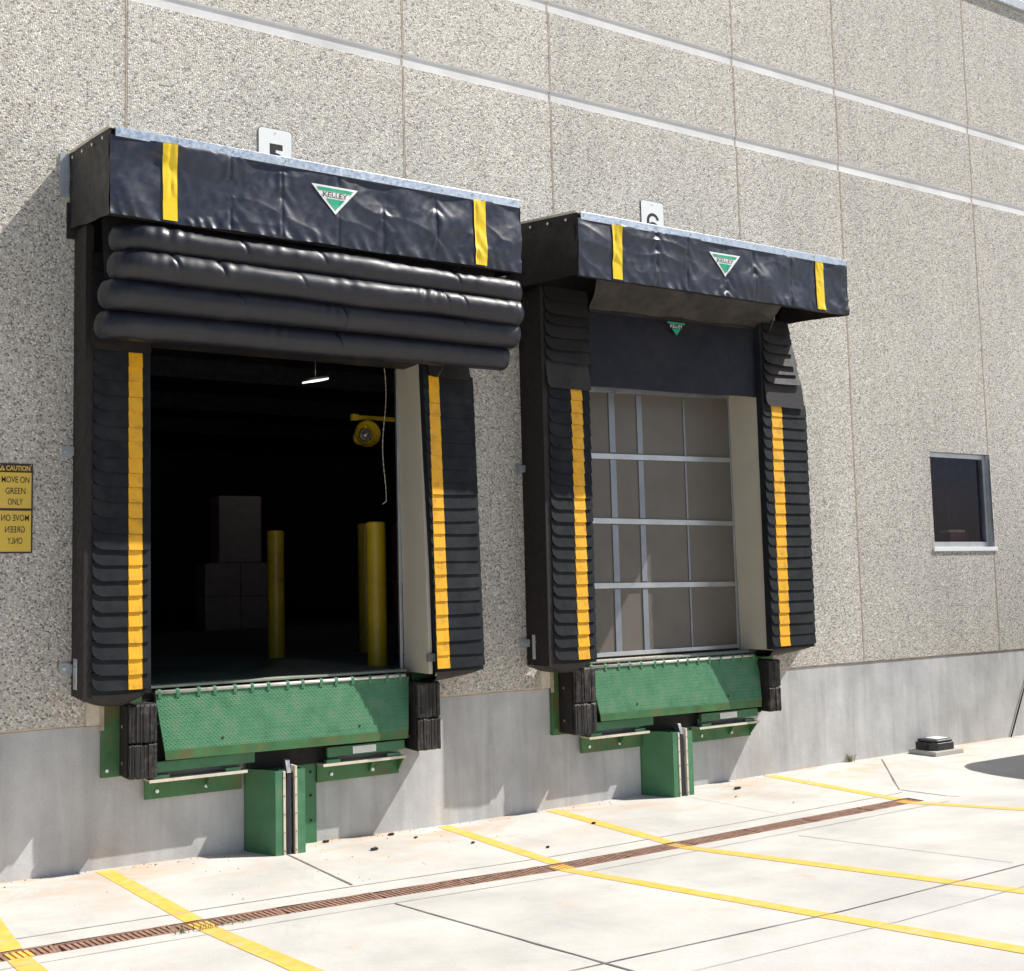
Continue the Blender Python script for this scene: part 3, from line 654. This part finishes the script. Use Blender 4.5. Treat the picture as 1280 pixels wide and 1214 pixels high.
# ------------------------------------------------------------------ levelers, bumpers, restraints
def leveler(n, X0, X1, dz, xc, lab):
    T = thing('dock_leveler', ((X0+X1)/2, -.1, .45), lab, 'dock leveler', 'green dock levelers')
    zt = 1.15+dz; tl = Vector((X0, -.105, zt)); tr = Vector((X1, -.105, zt)); bl = Vector((X0+.05, -.20, .715+dz)); br = Vector((X1-.06, -.20, .700+dz))
    q = MB(); nrm = (tr-tl).cross(bl-tl).normalized()
    if nrm.y > 0: nrm = -nrm
    def P(u, v, off=0): return tl.lerp(tr, u).lerp(bl.lerp(br, u), v)+nrm*off
    q.prism([P(0, 0), P(1, 0), P(1, .86), P(0, .86)], -nrm*.02, M['greenl'])
    q.prism([P(0, .86), P(1, .86), P(1, 1)-nrm*.012, P(0, 1)-nrm*.012], -nrm*.012, M['greend'])
    # raised diamond tread
    nu, nv = 66, 26
    gi = q.mi(M['greenl'])
    for i in range(nu):
        for j in range(nv):
            u = (i+.3+(j % 2)*.5)/nu; v = (j+.5)/nv*.85; c_ = P(u, v); s = 1 if j % 2 else -1
            ax = ((tr-tl).normalized()*.75+(bl-tl).normalized()*.66*s); ay = nrm.cross(ax)
            a = c_+ax*.0125; b_ = c_-ax*.0125; e = c_+ay*.0042; f = c_-ay*.0042; t = c_+nrm*.0040
            vs = [q.bm.verts.new(p) for p in (a, e, b_, f, t)]
            for w_ in ((0, 1, 4), (1, 2, 4), (2, 3, 4), (3, 0, 4)): fc = q.bm.faces.new([vs[k] for k in w_]); fc.material_index = gi
    for u, v in ((.22, .74), (.78, .74)): q.cyl(P(u, v, .001), P(u, v, .0035), .010, M['pit'], 10)
    lip = q.build('lip', T, recalc=False)
    q = MB(); q.cyl((X0, -.108, zt+.012), (X1-.03, -.108, zt+.012), .012, M['rod'], 10)
    for k in range(15):
        x = lerp(X0+.02, X1-.08, (k+random.uniform(-.12, .12))/14)
        q.prism([(x, -.118, zt-.03), (x, -.122, zt+.02), (x, -.105, zt+.033), (x, -.07, zt+.03), (x, -.05, zt+.012), (x, -.07, zt-.03)], (.024, 0, 0), M['greenl'], .002)
        if k % 2: q.prism([(x+.02, -.115, zt-.01), (x+.02, -.11, zt+.022), (x+.02, -.07, zt+.022), (x+.02, -.06, zt-.01)], (.012, 0, 0), M['greenl'], .002)
    q.build('lip_hinge', T)
    q = MB(); q.box(X0-.01, X1+.02, -.030, 2.1, zt+.036, zt+.048, M['deck']); q.box(X0-.01, X1+.02, -.036, .085, zt+.034, zt+.051, M['sunlit'], .003); 
    q.build('deck', T)
    q = MB(); q.box(X0-.10, X1+.10, -.012, .008, .62+dz, 1.17+dz, M['pit']); q.box(X0+.0, X1-.02, -.05, -.012, 1.06+dz, 1.15+dz, M['pit'])
    q.box(xc-.25, xc+.36, -.03, -.012, .56+dz, .70+dz, M['pit']); q.build('pit_lining', T)
    # side plate of the frame, beyond the left bumper
    q = MB(); q.box(X0-.335, X0-.07, -.030, .010, .615+dz, 1.19+dz, M['greend'], .002); q.box(X0-.345, X0-.32, -.045, -.031, .93, 1.17, M['seal'], .002)
    q.cyl((X0-.30, -.04, .66+dz), (X0-.30, -.03, .66+dz), .011, M['galv'], 8)
    q.build('side_plate', T); q = MB(); q.box(X1+.07, X1+.27, -.030, .010, .80+dz, 1.19+dz, M['greend'], .002); q.build('side_plate', T)
    q = MB(); q.box(X0-.43, X0-.335, -.026, .010, .965, 1.155, M['cream'], .003); q.build('sill_angle', T)
    for a, b, zs in ((X0-.05, xc-.29, 0), (xc+.28, X1-.06, -.02)):
        q = MB(); z = zs+dz
        q.box(a+.04, b+.06 if zs == 0 else b, -.135, -.10, .630+z, .70+z, M['green'], .003)
        q.box(a, b, -.15, -.012, .572+z, .584+z, M['cream'], .001); q.box(a, b, -.155, -.150, .566+z, .586+z, M['cream'])
        q.box(a, b, -.032, -.012, .44+z, .571+z, M['greend'], .002)
        q.prism([(lerp(a, b, .62), -.033, .571+z), (lerp(a, b, .62), -.13, .571+z), (lerp(a, b, .62), -.033, .47+z)], (.012, 0, 0), M['greend'])
        if zs: q.prism([(b-.014, -.033, .571+z), (b-.014, -.14, .571+z), (b-.014, -.033, .46+z)], (.012, 0, 0), M['greend'])
        for t in (.12, .85):
            x = lerp(a, b, t); q.box(x-.05, x+.06, -.14, -.09, .585+z, .612+z, M['greenl'], .004)
        for t in (.12, .62): x = lerp(a, b, t)+(.03 if zs else 0); q.cyl((x, -.044, .49+z), (x, -.032, .49+z), .013, M['galv'], 8); q.cyl((x, -.05, .49+z), (x, -.044, .49+z), .007, M['galv'], 6)
        sp = q.build('lip_support', T)
        if zs:
            q = MB(); q.box(lerp(a, b, .36), lerp(a, b, .64), -.139, -.1355, .638+z, .69+z, M['white'])
            for k in range(4): q.box(lerp(a, b, .38), lerp(a, b, .62-.03*(k % 2)), -.1398, -.1392, .645+z+k*.011, .648+z+k*.011, M['cream'])
            q.build('data_plate', sp)
    return T
leveler(0, 2.165, 4.095, 0, 3.085, 'green dock leveler with its lip hanging down, below the open doorway')
leveler(1, 5.80, 7.745, -.04, 6.68, 'green dock leveler with its lip hanging down, below the closed door')
def bumper(x0, x1, z0, z1, dep, lab, seed):
    T = thing('dock_bumper', ((x0+x1)/2, 0, z0), lab, 'bumper', 'black rubber dock bumpers')
    rnd = random.Random(seed); zm = lerp(z0, z1, .47)
    for a, b in ((z0, zm-.003), (zm+.003, z1)):
        q = MB(); n = 20; wd = (x1-x0)
        for k in range(n):
            xa = x0+wd*k/n; xb = xa+wd/n-.0006; d = rnd.uniform(-.006, .003); r = .010+rnd.uniform(-.004, .006)
            pr = [(-.012, a), (-dep+r+d, a+rnd.uniform(-.003, .003)), (-dep+d, a+r), (-dep+d+rnd.uniform(-.003, .003), (a+b)/2), (-dep+d, b-r), (-dep+r+d, b), (-.012, b)]
            q.prism([(xa, y, z) for y, z in pr], (xb-xa, 0, 0), M['rubber'])
        q.build('rubber_block', T)
    q = MB(); q.box(x0-.012, x0-.001, -dep*.86, -.012, z0+.01, z1-.01, M['frame'], .002)
    for z in (lerp(z0, z1, .2), lerp(z0, z1, .7)): q.cyl((x0-.02, -dep*.45, z), (x0-.012, -dep*.45, z), .012, M['rust'], 6)
    q.build('end_plate', T)
bumper(1.960, 2.140, .615, 1.10, .25, 'black laminated rubber bumper left of the leveler under the open doorway', 1)
bumper(4.095, 4.285, .600, 1.11, .25, 'black laminated rubber bumper right of the leveler under the open doorway', 2)
bumper(5.545, 5.760, .590, 1.13, .25, 'black laminated rubber bumper left of the leveler under the closed door', 3)
bumper(7.735, 7.880, .610, 1.08, .25, 'black laminated rubber bumper right of the leveler under the closed door', 4)
def restraint(x, z, lab):
    zb = zg(x+.3)-.01; zt = z
    T = thing('vehicle_restraint', (x+.28, -.1, 0), lab, 'vehicle restraint', 'green vehicle restraints')
    q = MB(); D = .29
    def slab(a, b, m, t=.008):
        a = Vector((a[0], a[1], zb)); b = Vector((b[0], b[1], zb)); d = (b-a).normalized(); n = Vector((-d.y, d.x, 0))*t
        q.prism([a, b, b+n, a+n], (0, 0, zt-zb), m)
    slab((x, -.012), (x+.125, -D), M['green']); slab((x+.125, -D), (x+.178, -D-.002), M['greenl'])
    slab((x+.345, -D+.0), (x+.352, -.012), M['green']); slab((x+.285, -D-.002), (x+.345, -D), M['greenl'])
    q.build('housing', T)
    q = MB(); q.box(x+.001, x+.545, -.010, .008, zb, zt+.05, M['green'])
    for z_ in (.15, .33, .5): q.cyl((x+.50, -.016, z_), (x+.50, -.010, z_), .010, M['pit'], 8)
    q.build('back_plate', T)
    for a, b in ((.180, .198), (.266, .284)):
        q = MB(); q.box(x+a, x+b, -D-.007, -.20, zb, zt-.005+(.03 if a > .2 else 0), M['cream'], .002)
        for k in range(5): q.cyl((x+(a+b)/2, -D-.010, lerp(zb+.04, zt-.05, k/4)), (x+(a+b)/2, -D-.006, lerp(zb+.04, zt-.05, k/4)), .005, M['rust'], 6)
        q.build('guide_rail', T)
    q = MB(); q.box(x+.199, x+.265, -.26, -.24, zb, zt-.02, M['pit']); 
    q.grid(lambda u, v: (x+.232+.024*math.sin((u-.5)*3)+.005*nz(v*9, 1, x), -.262-.024*math.cos((u-.5)*3)+.004*nz(u*3, v*22, x), lerp(zb, zt-.03, v)), 10, 60, M['vinyl'])
    q.build('roller_track', T)
    q = MB(); q.prism([(x+.205, -D+.02, zt-.02), (x+.205, -D-.012, zt-.02), (x+.205, -D+.02, zt+.065), (x+.205, -D+.06, zt+.07), (x+.205, -D+.08, zt-.02)], (.035, 0, 0), M['steel'], .003); q.build('hook', T)
restraint(2.822, .575, 'green vehicle restraint post on the wall below the open doorway')
restraint(6.405, .530, 'green vehicle restraint post on the wall below the closed door')

# ------------------------------------------------------------------ signs
def plate(mb, x0, x1, y0, y1, z0, z1, r, m):
    pts = []
    for cx, cz, a0 in ((x1-r, z1-r, 0), (x0+r, z1-r, 90), (x0+r, z0+r, 180), (x1-r, z0+r, 270)):
        for k in range(5): a = R(a0+22.5*k); pts.append((cx+r*math.cos(a), y1, cz+r*math.sin(a)))
    mb.prism(pts, (0, y0-y1, 0), m)
def numsign(x0, x1, zt, ch, cz, ccx, lab):
    T = thing('number_sign', ((x0+x1)/2, 0, zt-.45), lab, 'sign', 'bay number signs')
    q = MB(); plate(q, x0, x1, -.006, -.003, zt-.45, zt, .03, M['black']); plate(q, x0+.004, x1-.004, -.0075, -.006, zt-.446, zt-.004, .028, M['white'])
    for z in (zt-.035, zt-.415): q.cyl(((x0+x1)/2, -.011, z), ((x0+x1)/2, -.0075, z), .005, M['galvd'], 8)
    q.build('plate', T); q = MB(); 
    if ch == '5': q.text(ch, ccx, cz-.20, .20, -.0085, M['black'], width=.125, bold=.045)
    else:
        ol, il = [], []; cc = [(ccx+.058*math.cos(R(t)), cz-.058+.058*math.sin(R(t))) for t in range(10, 181, 10)]+[(ccx-.058, cz-.09), (ccx-.058, cz-.13)]
        cc += [(ccx+.058*math.cos(R(t)), cz-.142+.058*math.sin(R(t))) for t in range(190, 541, 10)]
        for i, p in enumerate(cc):
            a_ = Vector(cc[max(i-1, 0)]); b_ = Vector(cc[min(i+1, len(cc)-1)]); d_ = (b_-a_).normalized(); n_ = Vector((-d_.y, d_.x))*.014; p_ = Vector(p); ol.append(p_+n_); il.append(p_-n_)
        for i in range(len(cc)-1): q.face([(v.x, -.0085-.00002*i, v.y) for v in (ol[i], ol[i+1], il[i+1], il[i])], M['black'])
    q.build('numeral', T, recalc=False)
numsign(2.955, 3.225, 5.335, '5', 5.215, 3.095, 'white number 5 sign on the wall above the near shelter')
numsign(6.617, 6.888, 5.350, '6', 5.222, 6.755, 'white sign with half hidden numeral, above the far shelter')
T = thing('caution_sign', (1.28, 0, 2.11), 'black and yellow caution sign reading MOVE ON GREEN ONLY, lower half mirrored', 'sign')
X0, X1 = 1.172, 1.388
q = MB(); q.box(X0, X1, -.008, -.003, 2.118, 2.710, M['signb'], .002); 
q.box(X0+.010, X1-.010, -.0100, -.0082, 2.415, 2.650, M['signy']); q.box(X0+.010, X1-.010, -.0100, -.0082, 2.130, 2.398, M['signy'])
for x in (X0+.012, X1-.012): q.cyl((x, -.011, 2.70), (x, -.008, 2.70), .004, M['galvd'], 8)
q.build('plate', T)
q = MB(); cx = (X0+X1)/2
q.text('CAUTION', cx+.016, 2.662, .034, -.0098, M['signy'], width=.148, bold=.03)
q.face([(X0+.010, -.0098, 2.662), (X0+.044, -.0098, 2.662), (X0+.027, -.0098, 2.698)], M['signy']); q.text('!', X0+.027, 2.665, .022, -.0106, M['signb'], bold=.02)
for i, s in enumerate(('MOVE ON', 'GREEN', 'ONLY')):
    wd = (.170, .122, .092)[i]
    q.text(s, cx, (2.582, 2.508, 2.436)[i], .042, -.0110, M['black'], width=wd, bold=.008)
    q.text(s, cx, (2.330, 2.254, 2.180)[i], .042, -.0110, M['black'], width=wd, bold=.008, mirror=True)
q.build('lettering', T, recalc=False)

# ------------------------------------------------------------------ inside the open doorway
def bollard(x, y, h, lab):
    T = thing('bollard', (x, y, 1.172), lab, 'bollard', 'yellow bollards inside the doorway')
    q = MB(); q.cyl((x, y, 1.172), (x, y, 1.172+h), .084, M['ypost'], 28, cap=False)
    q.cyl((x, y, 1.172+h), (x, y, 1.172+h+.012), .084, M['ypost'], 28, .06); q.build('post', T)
    q = MB(); q.cyl((x, y, 1.172), (x, y, 1.182), .12, M['floor'], 20); q.build('base_collar', T)
bollard(4.265, .80, 1.215, 'nearest yellow bollard, just inside the door jamb')
bollard(4.145, 2.86, 1.25, 'yellow bollard standing alone further left, inside the doorway')
bollard(5.16, 2.93, 1.33, 'yellow bollard mostly hidden behind the nearest one')
T = thing('dock_light', (4.6, 1.0, 3.3), 'yellow swing arm loading lamp pointing out of the open doorway', 'lamp')
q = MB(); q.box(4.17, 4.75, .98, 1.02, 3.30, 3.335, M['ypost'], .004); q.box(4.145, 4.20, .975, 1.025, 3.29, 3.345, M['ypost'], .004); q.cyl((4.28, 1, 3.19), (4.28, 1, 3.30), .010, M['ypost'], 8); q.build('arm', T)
q = MB(); a = Vector((4.285, 1.10, 3.165)); d = Vector((-.10, -1, .05)).normalized()
q.cyl(a-d*.08, a, .06, M['ypost'], 20, .06); q.cyl(a, a+d*.08, .06, M['ypost'], 20, .085); q.cyl(a+d*.08, a+d*.16, .085, M['ypost'], 24, .115, cap=False); q.cyl(a+d*.155, a+d*.165, .118, M['ypost'], 24, .118, cap=False); q.cyl(a-d*.12, a-d*.08, .03, M['ypost'], 14, .06)
hd = q.build('lamp_head', T)
q = MB(); q.cyl(a+d*.10, a+d*.115, .062, M['lens'], 24, .05); q.cyl(a+d*.115, a+d*.13, .03, M['galv'], 12, .012); q.build('lens', hd)
q = MB(); pts = []
for k in range(24):
    t = k/23; pts.append((4.185+.020*math.sin(t*7.5)-.03*t**3, .42+.02*math.sin(t*5), 3.66-1.12*t))
pts.append((4.150, .42, 2.52)); q.tube(pts, .0045, M['cream'], 6); q.build('pull_cord', label='thin pale pull cord hanging inside the open doorway', cat='cord')
T = thing('steel_drum', (4.90, 1.45, 1.172), 'dark brown drum with metal bands just behind the right door jamb', 'drum')
q = MB(); q.cyl((5.02, 1.5, 1.172), (5.02, 1.5, 2.42), .24, M['brown'], 28)
q.build('drum_body', T)
for z in (1.24, 1.9): q = MB(); q.cyl((5.02, 1.5, z), (5.02, 1.5, z+.03), .247, M['steel'], 28); q.build('band', T)
def carton(x, y, z, w_, h, lab):
    q = MB(); q.box(x-w_/2, x+w_/2, y, y+.55, z, z+h, M['box'], .01); q.box(x-w_/2+.02, x+w_/2-.02, y-.004, y, z+h*.46, z+h*.52, M['box']); 
    q.build('carton', label=lab, cat='carton', group='cartons stacked inside')
Y = 12.2; bx = 6.66
for i in (0, 1):
    for j in (0, 1):
        carton(bx+i*.66, Y, 1.174+j*.60, .64, .585, '%s carton of the %s pair in the dark stack inside' % (('upper', 'lower')[1-j], ('left', 'right')[i]))
carton(bx+.33, Y, 1.174+1.20, .78, 1.20, 'tall single carton on top of the dark stack inside')
T = thing('ceiling_light', (7.9, 11, 5.5), 'small lit ceiling lamp glowing far inside the dark doorway', 'lamp')
q = MB(); q.prism([(7.74, 11.05, 5.5), (7.80, 10.85, 5.5), (7.99, 10.45, 5.5), (7.95, 10.62, 5.5)], (0, 0, .03), M['lit']); lt = q.build('diffuser', T)
q = MB(); q.prism([(7.74, 11.05, 5.531), (7.80, 10.85, 5.531), (7.99, 10.45, 5.531), (7.95, 10.62, 5.531)], (0, 0, .04), M['galvd']); q.cyl((7.87, 10.75, 5.58), (7.87, 10.75, 6.2), .006, M['galvd'], 6); q.build('fixture', T)
ll = bpy.data.lights.new('ceiling_lamp', 'POINT'); ll.energy = 3.5; ll.color = (1, .93, .88); ll.shadow_soft_size = .12
lo = bpy.data.objects.new('ceiling_lamp', ll); col.objects.link(lo); lo.location = (7.87-7.9, 10.75-11, 5.42-5.5); lo.parent = T

# ------------------------------------------------------------------ yard items
T = thing('bait_station', (10.15, -.25, 0), 'black plastic rodent bait box with a white label, on the small paver by the wall', 'bait box')
zz = zg(10)
def onbox(q, pts, z0, z1, m, bev=0): q.prism([(x, y, z0) for x, y in pts], (0, 0, z1-z0), m, bev)
q = MB(); q.box(9.86, 10.30, -.37, -.03, zz, zz+.045, M['paver'], .008)
q.build('paver', label='small grey concrete paver lying on the slab at the foot of the wall', cat='paver')
q = MB(); z0 = zz+.046
on = [(9.91, -.29), (9.95, -.33), (10.20, -.33), (10.25, -.27), (10.25, -.08), (9.91, -.08)]
onbox(q, on, z0, z0+.075, M['plastic'], .006); onbox(q, [(lerp(x, 10.08, .08), lerp(y, -.2, .08)) for x, y in on], z0+.075, z0+.105, M['plastic'], .01)
q.box(9.895, 9.93, -.24, -.13, z0+.015, z0+.06, M['pit'], .004); q.build('box_body', T)
q = MB(); q.box(10.02, 10.2, -.27, -.12, z0+.1055, z0+.108, M['white']); q.build('paper_label', T)
q = MB(); q.cyl((11.60, -.008, zg(11.6)), (12.02, -.008, .76), .008, M['frame'], 8); q.cyl((12.02, -.008, .76), (12.035, -.008, .78), .011, M['frame'], 8)
q.build('leaning_rod', label='thin dark rod leaning against the concrete base at the far right', cat='rod')
# rubber scraps
for (x, y, s, el_, what) in ((3.60, -.50, .045, 1.8, 'flat dark scrap left of the fourth bay line, below the right bumper'), (4.03, -.30, .03, 1.3, 'dark scrap between two crumbs near the wall'), (3.93, -.10, .045, 1.8, 'dark scrap closest to the foot of the wall'),
        (4.29, -.70, .032, 1.2, 'dark scrap touching the left side of a yellow line'), (4.64, -1.15, .035, 1, 'upright dark scrap alone between two yellow lines near the drain'), (5.37, -.70, .035, 1.4, 'dark scrap lying on the edge of a yellow line'),
        (3.42, -.06, .04, 1.7, 'dark scrap beside the foot of the near restraint'), (6.93, -.62, .022, 1.2, 'tiny dark scrap in front of the far restraint'), (7.2, -.35, .05, 2.2, 'thin dark sliver right of the far restraint'), (7.1, -1.12, .02, 1, 'tiny dark scrap just before the far end of the drain')):
    q = MB(); rnd = random.Random(int(x*1000)); n = 9; zt = gz(x, y)+.004
    ri = [1+rnd.uniform(-.3, .3) for _ in range(n)]
    q.prism([(x+.75*s*el_*.5*ri[k]*math.cos(6.283*k/n), y+.75*s*.5*ri[k]*math.sin(6.283*k/n), zt) for k in range(n)], (rnd.uniform(-.004, .004), 0, s*.28), M['debris'], .003)
    q.build('rubber_scrap', label=what, cat='scrap', group='dark scraps on the slab')
# crumbs along the wall foot
q = MB(); rnd = random.Random(5)
for k in range(300):
    x = rnd.choice([rnd.uniform(1.2, 5.2), rnd.uniform(3.2, 4.6), rnd.uniform(2, 3.4), rnd.uniform(5.2, 8)]); y = -abs(rnd.gauss(0, .07))-.004 if k % 5 else -rnd.uniform(0, 1.3); s = rnd.uniform(.002, .008)
    z = gz(x, y)
    vs = [q.bm.verts.new((x+s*math.cos(a)*rnd.uniform(.6, 1.2), y+s*math.sin(a)*rnd.uniform(.6, 1.2), z)) for a in (0, 1.6, 3.1, 4.6)]; t = q.bm.verts.new((x, y, z+s*.8))
    mm = q.mi(rnd.choice([M['debris'], M['rust'], M['paver'], M['joint']]))
    for i in range(4): f = q.bm.faces.new([vs[i], vs[(i+1) % 4], t]); f.material_index = mm
q.build('grit', kind='stuff', label='loose grit and crumbs along the foot of the concrete base', cat='grit', group=None)
def weed(x, y, n, h, sp, lab, seed, grass=False):
    q = MB(); rnd = random.Random(seed)
    for k in range(n):
        px = x+rnd.uniform(-sp, sp); py = y+rnd.uniform(-.02, .02); a = rnd.uniform(0, 6.28); l = h*rnd.uniform(.4, 1.1); ww = rnd.uniform(.0018, .0035); z = gz(px, py)
        dx, dy = math.cos(a)*l*.45, math.sin(a)*l*.45; p0 = Vector((px, py, z)); p1 = p0+Vector((dx*.4, dy*.4, l*.6)); p2 = p0+Vector((dx, dy, l*.9)); s = Vector((-math.sin(a), math.cos(a), 0))*ww
        q.face([p0-s, p0+s, p1+s, p1-s], M['leaf']); q.face([p1-s, p1+s, p2], M['leaf'])
    q.build('weed', label=lab, cat='weed')
weed(1.93, -1.80, 34, .05, .12, 'patch of thin dry weeds beside the drain at the yellow line', 2)
weed(2.16, -1.77, 18, .045, .09, 'smaller patch of dry weeds right of the yellow line, by the drain', 3)
weed(9.02, -.02, 40, .09, .03, 'small green tuft of weed growing at the foot of the concrete base', 4)

# unseen van added right of the picture to cast the shadow on the slab
T = thing('shadow_van', (13.6, -2.2, 0), 'grey van added out of view to cast the rounded shadow on the slab at right', 'van')
q = MB(); xr_, xf_, y0, y1, zt = 10.62, 16.2, -3.5, -1.40, 2.0
def vf(u, v):
    # superellipse cross sections along x
    t = u; x = lerp(xr_, xf_, t); e = min(1, (t*(xf_-xr_))/.5); e2 = min(1, ((1-t)*(xf_-xr_))/.6)
    k = (1-(1-e)**2.4)**.42 if e < 1 else 1; k2 = (1-(1-e2)**2.2)**.45 if e2 < 1 else 1
    k = max(.02, k)*max(.02, k2)
    top = zt if x < 14.4 else lerp(zt, 1.15, min(1, (x-14.4)/.9)); bot = .32
    a = 2*math.pi*v; ca, sa = math.cos(a), math.sin(a); n = .42
    yy = (y0+y1)/2+(y1-y0)/2*k*math.copysign(abs(ca)**n, ca); zc = (top+bot)/2; z = zc+(top-bot)/2*(.55+.45*k)*math.copysign(abs(sa)**n, sa)
    return (x, yy, z+.02)
q.grid(vf, 60, 48, M['vanp']); bo = q.build('body', T)
for (wx, wy) in ((12.1, y0+.1), (12.1, y1-.1), (15.2, y0+.1), (15.2, y1-.1)):
    q = MB(); q.cyl((wx, wy-.1, gz(wx, wy)+.33), (wx, wy+.1, gz(wx, wy)+.33), .33, M['tyre'], 24); wh = q.build('wheel', T)
    q = MB(); q.cyl((wx, wy-.108, gz(wx, wy)+.33), (wx, wy+.108, gz(wx, wy)+.33), .19, M['alu'], 20); q.build('rim', wh)
q = MB(); q.box(12.0, 14.2, y1-.02, y1+.012, 1.25, 1.75, M['pit'], .004); q.box(12.0, 14.2, y0-.012, y0+.02, 1.25, 1.75, M['pit'], .004); q.build('side_window', bo)
